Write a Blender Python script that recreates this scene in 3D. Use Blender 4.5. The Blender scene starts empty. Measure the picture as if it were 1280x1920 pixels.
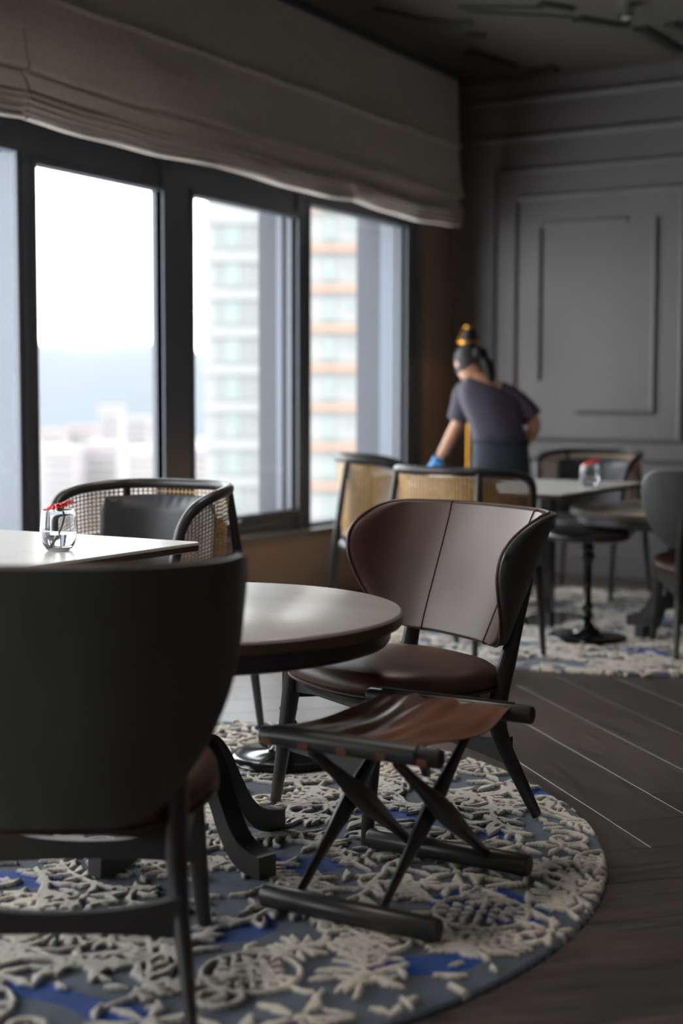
import bpy, math, random
import numpy as np
from mathutils import Vector, Matrix

C = bpy.context.scene.collection
S = bpy.context.scene
PI = math.pi
random.seed(7)

# ------------------------------------------------------------------ camera
CAM_H = 1.15
YAW, PITCH, ROLL = math.radians(-30.136), math.radians(4.35), math.radians(0.1375)
def cam_axes():
    cy, sy, cp, sp = math.cos(YAW), math.sin(YAW), math.cos(PITCH), math.sin(PITCH)
    f = Vector((sy*cp, cy*cp, -sp)); r = Vector((cy, -sy, 0)); u = r.cross(f)
    cr, sr = math.cos(ROLL), math.sin(ROLL)
    return cr*r+sr*u, -sr*r+cr*u, f
CR, CU, CF = cam_axes()
cd = bpy.data.cameras.new('camera'); cam = bpy.data.objects.new('camera', cd); C.objects.link(cam)
cam.matrix_world = Matrix(((CR.x, CU.x, -CF.x, 0), (CR.y, CU.y, -CF.y, 0), (CR.z, CU.z, -CF.z, CAM_H), (0, 0, 0, 1)))
cd.sensor_fit = 'VERTICAL'; cd.sensor_height = 36.0; cd.sensor_width = 24.0; cd.lens = 50.0
cd.clip_start = 0.05; cd.clip_end = 8000
cd.dof.use_dof = True; cd.dof.focus_distance = 3.95; cd.dof.aperture_fstop = 1.5
S.camera = cam

# ------------------------------------------------------------------ world, exposure
w = bpy.data.worlds.new('sky'); S.world = w; w.use_nodes = True
wb = w.node_tree.nodes['Background']
wb.inputs[0].default_value = (0.93, 0.97, 1.0, 1); wb.inputs[1].default_value = 7.5
S.view_settings.view_transform = 'Standard'; S.view_settings.look = 'None'
S.view_settings.gamma = 1.0; S.view_settings.use_curve_mapping = False
S.view_settings.exposure = 0.0
FILL_W = 18.0     # power of the added ceiling fill lights

# ------------------------------------------------------------------ mesh helpers
class MB:
    def __init__(s): s.v = []; s.f = []
    def add(s, vs, fs):
        o = len(s.v); s.v += [tuple(p) for p in vs]; s.f += [tuple(i+o for i in f) for f in fs]; return s
    def box(s, x0, x1, y0, y1, z0, z1, c=0.0, M=None):
        if c <= 0:
            vs = [(x, y, z) for x in (x0, x1) for y in (y0, y1) for z in (z0, z1)]
            fs = [(0,1,3,2), (4,6,7,5), (0,4,5,1), (2,3,7,6), (0,2,6,4), (1,5,7,3)]
        else:
            vs = []; idx = {}
            lo = (x0, y0, z0); hi = (x1, y1, z1)
            for sx in (0, 1):
                for sy in (0, 1):
                    for sz in (0, 1):
                        sg = (sx, sy, sz)
                        for a in range(3):
                            p = []
                            for k in range(3):
                                b = hi[k] if sg[k] else lo[k]
                                if k != a: b += -c if sg[k] else c
                                p.append(b)
                            idx[(sx, sy, sz, a)] = len(vs); vs.append(p)
            fs = []
            for a in range(3):
                b, d = (a+1) % 3, (a+2) % 3
                for sa in (0, 1):
                    q = []
                    for (p1, p2) in ((0,0), (1,0), (1,1), (0,1)):
                        g = [0,0,0]; g[a] = sa; g[b] = p1; g[d] = p2; q.append(idx[(*g, a)])
                    fs.append(q if sa else q[::-1])
            for a in range(3):
                b, d = (a+1) % 3, (a+2) % 3
                for sb in (0, 1):
                    for sd in (0, 1):
                        g0 = [0,0,0]; g0[b] = sb; g0[d] = sd; g1 = list(g0); g1[a] = 1
                        q = [idx[(*g0, b)], idx[(*g1, b)], idx[(*g1, d)], idx[(*g0, d)]]
                        fs.append(q if sb == sd else q[::-1])
            for sx in (0, 1):
                for sy in (0, 1):
                    for sz in (0, 1):
                        q = [idx[(sx,sy,sz,k)] for k in range(3)]
                        fs.append(q if (sx+sy+sz) % 2 else q[::-1])
        if M is not None: vs = [tuple(M @ Vector(p)) for p in vs]
        return s.add(vs, fs)
    def tube(s, pts, rad, seg=10, closed=False, flat=1.0, cap=True, up=None):
        P = [Vector(p) for p in pts]; n = len(P)
        if not hasattr(rad, '__len__'): rad = [rad]*n
        T = []
        for i in range(n):
            a = P[(i-1) % n] if (closed or i > 0) else P[0]; b = P[(i+1) % n] if (closed or i < n-1) else P[-1]
            T.append((b-a).normalized())
        u0 = Vector(up) if up else (Vector((0,0,1)) if abs(T[0].z) < .9 else Vector((1,0,0)))
        N = (u0 - T[0]*u0.dot(T[0])).normalized()
        vs = []
        for i in range(n):
            N = (N - T[i]*N.dot(T[i])).normalized(); B = T[i].cross(N)
            r = rad[i]; ra, rb = (r if hasattr(r, '__len__') else (r*flat, r))
            for k in range(seg):
                t = 2*PI*k/seg
                vs.append(P[i] + N*(math.cos(t)*ra) + B*(math.sin(t)*rb))
        fs = []
        for i in range(n if closed else n-1):
            j = (i+1) % n
            for k in range(seg):
                l = (k+1) % seg
                fs.append((i*seg+k, i*seg+l, j*seg+l, j*seg+k))
        if cap and not closed:
            fs.append(tuple(range(seg))[::-1]); fs.append(tuple((n-1)*seg+k for k in range(seg)))
        return s.add(vs, fs)
    def lathe(s, prof, seg=32, c=(0,0,0)):
        vs = []; fs = []; m = len(prof)
        for k in range(seg):
            t = 2*PI*k/seg
            for (r, z) in prof: vs.append((c[0]+r*math.cos(t), c[1]+r*math.sin(t), c[2]+z))
        for k in range(seg):
            l = (k+1) % seg
            for i in range(m-1): fs.append((k*m+i, l*m+i, l*m+i+1, k*m+i+1))
        return s.add(vs, fs)
    def grid(s, fn, nu, nv, flip=False, cu=False):
        vs = [fn(i/nu, j/nv) for i in range(nu+(0 if cu else 1)) for j in range(nv+1)]
        fs = []
        for i in range(nu):
            k = (i+1) % nu if cu else i+1
            for j in range(nv):
                q = (i*(nv+1)+j, k*(nv+1)+j, k*(nv+1)+j+1, i*(nv+1)+j+1)
                fs.append(q[::-1] if flip else q)
        return s.add(vs, fs)
    def sheet(s, fa, fb, nu, nv):
        """closed slab between two surfaces"""
        s.grid(fa, nu, nv); s.grid(fb, nu, nv, True)
        e = [(i/nu, 0) for i in range(nu)] + [(1, j/nv) for j in range(nv)] + [(1-i/nu, 1) for i in range(nu)] + [(0, 1-j/nv) for j in range(nv)]
        n = len(e); vs = [fa(*p) for p in e] + [fb(*p) for p in e]
        return s.add(vs, [(i, i+n, (i+1) % n+n, (i+1) % n) for i in range(n)])
    def prism(s, poly, h, M):
        n = len(poly)
        vs = [M @ Vector((x, y, -h/2)) for x, y in poly] + [M @ Vector((x, y, h/2)) for x, y in poly]
        fs = [tuple(range(n))[::-1], tuple(range(n, 2*n))] + [(i, (i+1) % n, (i+1) % n+n, i+n) for i in range(n)]
        return s.add(vs, fs)
    def loft(s, rings, cap=True):
        m = len(rings[0]); vs = [p for r in rings for p in r]; fs = []
        for i in range(len(rings)-1):
            for k in range(m):
                l = (k+1) % m; fs.append((i*m+k, i*m+l, (i+1)*m+l, (i+1)*m+k))
        if cap: fs += [tuple(range(m))[::-1], tuple((len(rings)-1)*m+k for k in range(m))]
        return s.add(vs, fs)
    def mesh(s, name, mat=None, smooth=True, angle=40):
        me = bpy.data.meshes.new(name); me.from_pydata(s.v, [], s.f); me.validate(); me.update()
        import bmesh
        bm = bmesh.new(); bm.from_mesh(me); bmesh.ops.remove_doubles(bm, verts=bm.verts, dist=1e-5)
        bmesh.ops.recalc_face_normals(bm, faces=bm.faces); bm.to_mesh(me); bm.free()
        if smooth:
            me.shade_smooth(); me.set_sharp_from_angle(angle=math.radians(angle))
        if mat: me.materials.append(mat)
        return me

def obj(name, mb, mat, parent=None, smooth=True, angle=40, kind=None):
    me = mb if isinstance(mb, bpy.types.Mesh) else mb.mesh(name, mat, smooth, angle)
    o = bpy.data.objects.new(name, me); C.objects.link(o)
    if parent: o.parent = parent
    if kind: o['kind'] = kind
    return o
def tag(o, label, cat, group=None):
    o['label'] = label; o['category'] = cat
    if group: o['group'] = group
    return o
def thing(name, label, cat, loc=(0,0,0), rz=0.0, group=None):
    o = bpy.data.objects.new(name, None); C.objects.link(o); o.empty_display_size = .1
    o.location = loc; o.rotation_euler = (0, 0, rz)
    return tag(o, label, cat, group)
def struct(name, mb, mat, parent=None, smooth=True):
    o = obj(name, mb, mat, parent, smooth)
    if not parent: o['kind'] = 'structure'
    return o
def dup(root, loc, rz, label, group=None):
    def cp(o, par):
        c = o.copy(); C.objects.link(c)
        if par: c.parent = par
        for ch in o.children: cp(ch, c)
        return c
    r = cp(root, None); r.location = loc; r.rotation_euler = (0, 0, rz); r['label'] = label
    if group: r['group'] = group
    return r
def crom(pts, n=8, closed=False):
    P = [Vector(p) for p in pts]; out = []; m = len(P)
    for i in range(m if closed else m-1):
        g = lambda k: P[k % m] if closed else P[max(0, min(m-1, k))]
        a, b, c, d = g(i-1), g(i), g(i+1), g(i+2)
        for k in range(n):
            t = k/n
            out.append(.5*((2*b)+(c-a)*t+(2*a-5*b+4*c-d)*t*t+(3*b-a-3*c+d)*t**3))
    if not closed: out.append(P[-1])
    return out
def interp(xs, ys, x): return float(np.interp(x, xs, ys))

# ------------------------------------------------------------------ materials
def srgb(r, g, b):
    f = lambda c: (c/255/12.92 if c/255 <= .04045 else ((c/255+.055)/1.055)**2.4)
    return (f(r), f(g), f(b), 1)
def mat(name, col, rough=.5, metal=0, var=.12, scale=8, bump=0, bscale=60, spec=.5, coat=0, stretch=None, sheen=0, emit=0, trans=0, coat_rough=.1):
    m = bpy.data.materials.new(name); m.use_nodes = True; nt = m.node_tree; b = nt.nodes['Principled BSDF']
    b.inputs['Roughness'].default_value = rough; b.inputs['Metallic'].default_value = metal
    b.inputs['Specular IOR Level'].default_value = spec; b.inputs['Coat Weight'].default_value = coat
    b.inputs['Coat Roughness'].default_value = coat_rough
    b.inputs['Sheen Weight'].default_value = sheen
    if trans: b.inputs['Transmission Weight'].default_value = trans
    if emit: b.inputs['Emission Color'].default_value = col; b.inputs['Emission Strength'].default_value = emit
    tc = nt.nodes.new('ShaderNodeTexCoord'); mp = nt.nodes.new('ShaderNodeMapping')
    if stretch: mp.inputs['Scale'].default_value = stretch
    nt.links.new(tc.outputs['Object'], mp.inputs[0])
    no = nt.nodes.new('ShaderNodeTexNoise'); no.inputs['Scale'].default_value = scale; no.inputs['Detail'].default_value = 4
    nt.links.new(mp.outputs[0], no.inputs['Vector'])
    rp = nt.nodes.new('ShaderNodeValToRGB')
    rp.color_ramp.elements[0].position = .3; rp.color_ramp.elements[1].position = .7
    rp.color_ramp.elements[0].color = tuple(c*(1-var) for c in col[:3])+(1,)
    rp.color_ramp.elements[1].color = tuple(min(1, c*(1+var)) for c in col[:3])+(1,)
    nt.links.new(no.outputs[0], rp.inputs[0]); nt.links.new(rp.outputs[0], b.inputs['Base Color'])
    if bump:
        n2 = nt.nodes.new('ShaderNodeTexNoise'); n2.inputs['Scale'].default_value = bscale; n2.inputs['Detail'].default_value = 6
        nt.links.new(mp.outputs[0], n2.inputs['Vector'])
        bp = nt.nodes.new('ShaderNodeBump'); bp.inputs['Strength'].default_value = bump; bp.inputs['Distance'].default_value = .004
        nt.links.new(n2.outputs[0], bp.inputs['Height']); nt.links.new(bp.outputs[0], b.inputs['Normal'])
    return m
def glass_mat(name, tint=(1,1,1,1), refl=.06):
    m = bpy.data.materials.new(name); m.use_nodes = True; nt = m.node_tree; nt.nodes.clear()
    o = nt.nodes.new('ShaderNodeOutputMaterial'); mx = nt.nodes.new('ShaderNodeMixShader')
    t = nt.nodes.new('ShaderNodeBsdfTransparent'); g = nt.nodes.new('ShaderNodeBsdfGlossy')
    t.inputs[0].default_value = tint; g.inputs['Roughness'].default_value = .02
    lw = nt.nodes.new('ShaderNodeLayerWeight'); lw.inputs[0].default_value = .5
    pw = nt.nodes.new('ShaderNodeMath'); pw.operation = 'POWER'; pw.inputs[1].default_value = 5.0
    ma = nt.nodes.new('ShaderNodeMath'); ma.operation = 'MULTIPLY_ADD'; ma.inputs[1].default_value = .5; ma.inputs[2].default_value = .02
    nt.links.new(lw.outputs['Facing'], pw.inputs[0]); nt.links.new(pw.outputs[0], ma.inputs[0])
    nt.links.new(ma.outputs[0], mx.inputs[0]); nt.links.new(t.outputs[0], mx.inputs[1]); nt.links.new(g.outputs[0], mx.inputs[2])
    nt.links.new(mx.outputs[0], o.inputs[0]); return m

M = {}
M['wall'] = mat('grey_wall_paint', srgb(107, 103, 102), .42, var=.04, scale=3, bump=.03, bscale=300)
M['wall_dark'] = mat('brown_grey_wall_paint', srgb(157, 134, 114), .5, var=.05, scale=3)
M['ceiling'] = mat('dark_olive_ceiling', srgb(75, 72, 64), .7, var=.15, scale=2)
M['ornament'] = mat('black_ceiling_ornament', srgb(30, 30, 30), .6)
M['floor'] = mat('dark_floor_board', srgb(40, 36, 34), .35, var=.2)
M['frame'] = mat('charcoal_window_frame', srgb(83, 87, 95), .4, var=.05)
M['pier'] = mat('blue_grey_facade', srgb(60, 64, 71), .7, var=.05, scale=2)
M['pier_light'] = mat('pale_aluminium_strip', srgb(89, 96, 107), .5, var=.03)
M['glass'] = glass_mat('window_glass')
M['blind'] = mat('taupe_blind_linen', srgb(220, 211, 200), .9, var=.08, scale=30, bump=.25, bscale=500, stretch=(1,1,1), sheen=.3)
def add_translucent(m, f):
    nt = m.node_tree; b = nt.nodes['Principled BSDF']; o = nt.nodes['Material Output']
    t = nt.nodes.new('ShaderNodeBsdfTranslucent'); mx = nt.nodes.new('ShaderNodeMixShader'); mx.inputs[0].default_value = f
    nt.links.new(b.inputs['Base Color'].links[0].from_socket, t.inputs[0])
    nt.links.new(b.outputs[0], mx.inputs[1]); nt.links.new(t.outputs[0], mx.inputs[2]); nt.links.new(mx.outputs[0], o.inputs[0])
add_translucent(M['blind'], .2)
M['leather'] = mat('brown_leather', srgb(80, 55, 47), .40, var=.10, scale=9, bump=.10, bscale=420, spec=.5)
M['leather_tan'] = mat('cognac_leather', srgb(118, 70, 46), .33, var=.22, scale=12, bump=.2, bscale=160)
M['leather_grey'] = mat('charcoal_leather', srgb(66, 66, 71), .42, var=.08, scale=6, bump=.12, bscale=120)
M['black_wood'] = mat('black_lacquered_wood', srgb(57, 56, 56), .34, var=.15, scale=10, stretch=(1,1,.15), bump=.04, bscale=90)
M['shell'] = mat('charcoal_veneer_shell', srgb(77, 78, 78), .42, var=.12, scale=6, stretch=(4,4,.6))
M['black_iron'] = mat('black_cast_iron', srgb(22, 22, 23), .14, var=.1, spec=.6)
M['marble'] = mat('pale_stone_top', srgb(216, 214, 209), .30, var=.06, scale=14, stretch=(1,3,1), spec=.5)
M['table_edge'] = mat('bronze_table_edge', srgb(92, 78, 58), .4, var=.1)
M['ply_edge'] = mat('dark_table_edge', srgb(60, 46, 38), .45, var=.2)
M['round_top'] = mat('grey_veneer_top', srgb(198, 194, 188), .26, var=.05, scale=5, stretch=(1,2,1), spec=.9)
M['cane'] = mat('natural_cane', srgb(218, 175, 114), .5, var=.16, scale=40)
M['brass'] = mat('aged_brass', srgb(214, 152, 62), .3, metal=1, var=.1)
M['chrome'] = mat('chrome', srgb(200, 200, 200), .12, metal=1, var=.02)
M['tower'] = mat('white_tower_render', srgb(115, 115, 114), .9, var=.03, scale=.3)
M['tower_grey'] = mat('pale_grey_panel', srgb(102, 104, 102), .9, var=.03, scale=.3)
M['tower_glass'] = mat('aqua_tower_glass', srgb(97, 106, 103), .5, var=.1, scale=.5)
M['tower_orange'] = mat('orange_band', srgb(126, 104, 89), .9, var=.05, scale=.3)
M['hill'] = mat('haze_toned_hill', srgb(82, 87, 92), 1, var=.03, scale=.005)  # distance haze is put into the blue-grey base colour
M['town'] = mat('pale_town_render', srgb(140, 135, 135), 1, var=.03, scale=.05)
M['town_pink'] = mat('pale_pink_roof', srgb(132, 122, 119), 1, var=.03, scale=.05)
M['ground'] = mat('haze_toned_ground', srgb(115, 115, 117), 1, var=.03, scale=.01)  # pale base colour stands in for white haze over the ground
M['skin'] = mat('skin', srgb(196, 146, 116), .5, var=.05)
M['hair'] = mat('black_hair', srgb(22, 20, 20), .6, var=.2, scale=30, spec=.2)
M['shirt'] = mat('dark_plum_grey_shirt', srgb(75, 71, 84), .9, var=.08, scale=8)
M['apron'] = mat('charcoal_apron', srgb(55, 60, 69), .9, var=.08, scale=8)
M['glove'] = mat('blue_rubber_glove', srgb(58, 142, 210), .4, var=.06)
M['petal'] = mat('red_gerbera', srgb(214, 30, 38), .5, var=.2, scale=60)
M['flower_eye'] = mat('dark_flower_eye', srgb(60, 40, 30), .8)
M['stem'] = mat('green_stem', srgb(92, 104, 66), .5, var=.1)
M['lamp_shade'] = mat('black_metal_shade', srgb(26, 24, 22), .4)
M['bulb'] = mat('warm_bulb', (1, .62, .28, 1), .5, emit=6)
M['downlight'] = mat('downlight_lens', (1, .9, .75, 1), .5, emit=4)

def clear_glass(name, col, ior):
    m = bpy.data.materials.new(name); m.use_nodes = True; b = m.node_tree.nodes['Principled BSDF']
    b.inputs['Transmission Weight'].default_value = 1; b.inputs['Roughness'].default_value = 0.0
    b.inputs['IOR'].default_value = ior; b.inputs['Base Color'].default_value = col
    return m
M['vase_glass'] = clear_glass('clear_vase_glass', (.97, .98, 1, 1), 1.45)
M['water'] = clear_glass('water', (.93, .96, 1, 1), 1.33)

# plank material: fine oak grain along the plank, tone per object
def plank_mat():
    m = bpy.data.materials.new('dark_oak_plank'); m.use_nodes = True; nt = m.node_tree; b = nt.nodes['Principled BSDF']
    tc = nt.nodes.new('ShaderNodeTexCoord'); mp = nt.nodes.new('ShaderNodeMapping'); mp.inputs['Scale'].default_value = (2.2, 26, 1)
    oi = nt.nodes.new('ShaderNodeObjectInfo'); ad = nt.nodes.new('ShaderNodeVectorMath'); ad.operation = 'ADD'
    sc = nt.nodes.new('ShaderNodeVectorMath'); sc.operation = 'SCALE'; sc.inputs[0].default_value = (7, 13, 5)
    nt.links.new(oi.outputs['Random'], sc.inputs['Scale'])
    nt.links.new(tc.outputs['Object'], ad.inputs[0]); nt.links.new(sc.outputs[0], ad.inputs[1]); nt.links.new(ad.outputs[0], mp.inputs[0])
    no = nt.nodes.new('ShaderNodeTexNoise'); no.inputs['Scale'].default_value = 2.2; no.inputs['Detail'].default_value = 8; no.inputs['Roughness'].default_value = .65
    no.inputs['Distortion'].default_value = .6
    nt.links.new(mp.outputs[0], no.inputs['Vector'])
    rp = nt.nodes.new('ShaderNodeValToRGB'); e = rp.color_ramp.elements
    e[0].position = .32; e[0].color = srgb(52, 48, 47); e[1].position = .72; e[1].color = srgb(104, 94, 89)
    nt.links.new(no.outputs[0], rp.inputs[0])
    hs = nt.nodes.new('ShaderNodeHueSaturation'); mr = nt.nodes.new('ShaderNodeMapRange')
    mr.inputs[3].default_value = .75; mr.inputs[4].default_value = 1.25
    nt.links.new(oi.outputs['Random'], mr.inputs[0]); nt.links.new(mr.outputs[0], hs.inputs['Value'])
    nt.links.new(rp.outputs[0], hs.inputs['Color']); nt.links.new(hs.outputs[0], b.inputs['Base Color'])
    b.inputs['Roughness'].default_value = .36
    rr = nt.nodes.new('ShaderNodeMapRange'); rr.inputs[3].default_value = .26; rr.inputs[4].default_value = .5
    nt.links.new(no.outputs[0], rr.inputs[0]); nt.links.new(rr.outputs[0], b.inputs['Roughness'])
    bp = nt.nodes.new('ShaderNodeBump'); bp.inputs['Strength'].default_value = .25; bp.inputs['Distance'].default_value = .003
    nt.links.new(no.outputs[0], bp.inputs['Height']); nt.links.new(bp.outputs[0], b.inputs['Normal'])
    return m
M['plank'] = plank_mat()
M['plank_gap'] = mat('pale_joint_filler', srgb(84, 78, 74), .6, var=.2)
def rug_mat():
    m = bpy.data.materials.new('carved_wool'); m.use_nodes = True; nt = m.node_tree; b = nt.nodes['Principled BSDF']
    at = nt.nodes.new('ShaderNodeAttribute'); at.attribute_name = 'col'
    tc = nt.nodes.new('ShaderNodeTexCoord'); no = nt.nodes.new('ShaderNodeTexNoise'); no.inputs['Scale'].default_value = 260; no.inputs['Detail'].default_value = 3
    nt.links.new(tc.outputs['Object'], no.inputs['Vector'])
    mr = nt.nodes.new('ShaderNodeMapRange'); mr.inputs[1].default_value = .3; mr.inputs[2].default_value = .7; mr.inputs[3].default_value = .78; mr.inputs[4].default_value = 1.15
    nt.links.new(no.outputs[0], mr.inputs[0])
    hs = nt.nodes.new('ShaderNodeHueSaturation'); nt.links.new(mr.outputs[0], hs.inputs['Value']); nt.links.new(at.outputs['Color'], hs.inputs['Color'])
    nt.links.new(hs.outputs[0], b.inputs['Base Color'])
    b.inputs['Roughness'].default_value = .95; b.inputs['Specular IOR Level'].default_value = .15; b.inputs['Sheen Weight'].default_value = .3
    b.inputs['Sheen Roughness'].default_value = .4
    bp = nt.nodes.new('ShaderNodeBump'); bp.inputs['Strength'].default_value = .5; bp.inputs['Distance'].default_value = .003
    nt.links.new(no.outputs[0], bp.inputs['Height']); nt.links.new(bp.outputs[0], b.inputs['Normal'])
    return m
M['rug'] = rug_mat()

# ================================================================== SETTING
XW = -4.34          # inner face of the window wall
YB = 9.0            # back wall
CZ = 3.32           # ceiling
XR, YF = 3.2, -3.6  # right wall, wall behind the camera

fl = struct('floor', MB().box(-4.7, XR+.2, YF-.2, YB+.2, -.12, -.0012), M['plank_gap'])
# herringbone planks, each one an object
PW, PL = .2325, 6*.2325
pm = MB().box(0, PL-.0016, .0008, PW-.0008, -.010, 0, .0012).mesh('plank', M['plank'], smooth=False)
e_p = Vector((-1, 1, 0)).normalized(); e_q = Vector((1, 1, 0)).normalized()
def plank(p0, q0, vertical):
    o_ = e_p*p0 + e_q*q0
    o = bpy.data.objects.new('plank', pm); o.parent = fl
    if not vertical:   # local x along e_p, local y along -e_q
        o.location = o_ + e_q*PW; o.rotation_euler = (0, 0, math.atan2(e_p.y, e_p.x))
    else:              # local x along e_q, local y along e_p
        o.location = o_; o.rotation_euler = (0, 0, math.atan2(e_q.y, e_q.x))
    return o
P0, Q0 = 3.53, 1.711
nplank = 0
cands = []
for k in range(-40, 60):
    for n in range(-8, 9):
        # bands go down in q as p grows
        p0 = P0 + k*PW + 2*PL*n; q0 = Q0 + k*PW
        cands.append((p0, q0, False))
        m = k; cands.append((P0+m*PW + 0, Q0 + (m-11)*PW + 12*n*PW, True))
def inroom(p, q): 
    v = e_p*p + e_q*q; return v
for p0, q0, vert in cands:
    dp, dq = (PL, PW) if not vert else (PW, PL)
    cx = e_p*(p0+dp/2) + e_q*(q0+dq/2)
    h = (dp+dq)/2/math.sqrt(2)
    if cx.x-h < XW-.3 or cx.x+h > 2.4 or cx.y+h > YB+.3 or cx.y-h < -.2: 
        if cx.x+.35 < XW or cx.x > 1.2 or cx.y-.35 > YB or cx.y < .9: continue
        if cx.x-h < XW-.62 or cx.y+h > YB+.62: continue
    # only the part of the floor the photo can see (and a margin round it)
    rel = Vector((cx.x, cx.y)); fwd = Vector((CF.x, CF.y)).normalized(); rt = Vector((CR.x, CR.y)).normalized()
    d = rel.dot(fwd); s_ = rel.dot(rt)
    if d < .7 or abs(s_) > .30*d+1.3: continue
    C.objects.link(plank(p0, q0, vert)); nplank += 1
print('planks', nplank)

# ---- window wall
W1 = [(4.80, 5.71, .54, 2.195), (5.97, 6.97, .545, 2.205), (7.11, 8.31, .453, 2.295)]   # panes in view
BAY0, BAY1 = 4.72, 8.485
wl = MB()
wl.box(XW-.36, XW+.05, YF-.2, YB+.2, -.12, .40)                # below the sill
wl.box(XW-.36, XW+.0, YF-.2, YB+.2, 2.42, CZ)                   # above the heads
wl.box(XW-.36, XW+.0, BAY1, YB+.2, .40, 2.42)                   # pier at the corner
wl.box(XW-.36, XW+.0, .55, .80, .40, 2.42)
wl.box(XW-.36, XW+.0, YF-.2, -3.3, .40, 2.42)
struct('wall_left', wl, M['wall_dark'], smooth=False)
struct('trim_1', MB().box(XW-.02, XW+.075, YF, YB, .40, .425, .004), M['wall'], smooth=False)  # sill board
struct('trim_2', MB().box(XW-.0, XW+.03, BAY1, BAY1+.035, .425, 2.40, .006), M['wall'], smooth=False)  # casing beside the window

def window(idx, y0, y1, panes, z0=.425, z1=2.42, handle=None):
    """one wide charcoal frame holding several panes; frame members as mesh, panes and handles as children"""
    XF0, XF1 = XW-.075, XW-.002
    f = MB()
    ys = sorted(panes)
    edges = [y0] + [e for p in ys for e in (p[0], p[1])] + [y1]
    for i in range(0, len(edges), 2): f.box(XF0, XF1, edges[i], edges[i+1], z0, z1, .004)     # mullions
    for (a, b, zb, zt) in ys:
        f.box(XF0+.012, XF1-.012, a-.002, b+.002, z0, zb, .004); f.box(XF0+.012, XF1-.012, a-.002, b+.002, zt, z1, .004)
        for q0, q1, r0, r1 in ((a-.028, a, zb-.03, zt+.03), (b, b+.028, zb-.03, zt+.03), (a, b, zt, zt+.03), (a, b, zb-.03, zb)):
            f.box(XF0+.03, XF1+.008, q0, q1, r0, r1, .003)
    o = obj('window_%d' % idx, f, M['frame'], smooth=False); o['kind'] = 'structure'
    for (a, b, zb, zt) in ys:
        obj('pane', MB().box(XF0+.03, XF0+.036, a-.01, b+.01, zb-.01, zt+.01), M['glass'], o, smooth=False)
    if handle:
        ya, zb = handle
        h = MB().box(XF1+.005, XF1+.03, ya-.07, ya+.13, zb-.055, zb-.03, .004)
        h.tube([(XF1+.03, ya-.03, zb-.04), (XF1+.05, ya-.03, zb-.035), (XF1+.05, ya+.1, zb-.03)], .009, 8)
        hh = obj('window_handle', h, M['frame'], o)
        obj('handle_rosette', MB().lathe([(0, 0), (.012, 0), (.012, .008), (0, .012)], 12, (XF1+.052, ya-.03, zb-.03)), M['chrome'], hh)
        obj('handle_rosette', MB().lathe([(0, 0), (.012, 0), (.012, .008), (0, .012)], 12, (XF1+.052, ya+.045, zb-.03)), M['chrome'], hh)
    return o
window(1, 4.72, BAY1, W1, handle=(6.22, .545))
w2 = window(2, .80, 4.40, [(.88, 2.0, .45, 2.29), (2.1, 3.1, .54, 2.2), (3.3, 4.25, .54, 2.2)])
obj('pane', MB().box(XW-.045, XW-.039, 4.39, 4.693, .49, 2.25), M['glass'], w2, smooth=False)      # narrow fixed light beside the first pane
obj('frame_head', MB().box(XW-.075, XW-.002, 4.40, 4.72, 2.235, 2.42, .004), M['frame'], w2, smooth=False)
obj('frame_foot', MB().box(XW-.075, XW-.002, 4.40, 4.72, .425, .50, .004), M['frame'], w2, smooth=False)
window(3, -3.3, .55, [(-3.2, -2.1, .45, 2.29), (-2.0, -.9, .54, 2.2), (-.8, .47, .54, 2.2)])
# facade piers and pale strips outside the panes (they show at the right of each opening)
for y0, y1, d, s0, s1 in ((4.72, 4.80, .46, .05, .085), (6.975, 7.105, .27, .02, .06), (8.315, 8.47, .375, .0, .11), (3.12, 3.28, .27, .02, .06)):
    p = struct('wall_pier', MB().box(XW-d, XW-.08, y0, y1, .30, 2.42), M['pier'], smooth=False)
    p['kind'] = 'structure'
    obj('metal_strip', MB().box(XW-.08-s1, XW-.08-s0, y0-.012, y0-.002, .42, 2.40, .002), M['pier_light'], p, smooth=False)

jb = struct('wall_jamb', MB().box(XW-.32, XW-.012, 4.694, 4.718, .49, 2.24, .002), M['pier_light'], smooth=False)
jb['kind'] = 'structure'
# ---- back wall with picture-frame mouldings
wbk = struct('wall_back', MB().box(-4.8, XR+.2, YB, YB+.2, -.12, CZ), M['wall'], smooth=False)
def mould(x0, x1, z0, z1, wd=.030):
    """one straight length of rounded moulding on the back wall"""
    m = MB(); prof = [(-.5, 0), (-.5, .006), (-.36, .012), (-.2, .013), (-.05, .024), (.2, .026), (.4, .018), (.5, .008), (.5, 0)]
    if abs(z1-z0) < 1e-6: rings = [[(x, YB-d, z0+t*wd) for t, d in prof] for x in (x0, x1)]
    else: rings = [[(x0+t*wd, YB-d, z) for t, d in prof] for z in (z0, z1)]
    m.loft(rings); return obj('moulding', m, M['wall'], wbk)
for x0, x1, z in ((-4.30, XR, 3.178), (-4.20, XR, 2.928)): mould(x0, x1, z, z, .04)
def rect_frame(x0, x1, z0, z1, wd=.032):
    mould(x0, x1, z1, z1, wd); mould(x0, x1, z0, z0, wd); mould(x0, x0, z0, z1, wd); mould(x1, x1, z0, z1, wd)
rect_frame(-4.02, XR-.25, .78, 2.707)
for k in range(4):
    ox = k*1.5
    rect_frame(-3.865+ox, -2.72+ox, .912, 2.525)
    mould(-3.69+ox, -3.09+ox, 2.342, 2.342); mould(-3.69+ox, -3.69+ox, 1.31, 2.342)
    mould(-2.90+ox, -2.90+ox, 1.095, 2.345); mould(-3.42+ox, -2.90+ox, 1.095, 1.095)
struct('baseboard_back', MB().box(XW+.05, XR, YB-.022, YB, 0, .17, .006), M['wall'], smooth=False)
struct('baseboard_left', MB().box(XW+.05, XW+.066, YF, YB-.02, 0, .12, .005), M['wall_dark'], smooth=False)
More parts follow.
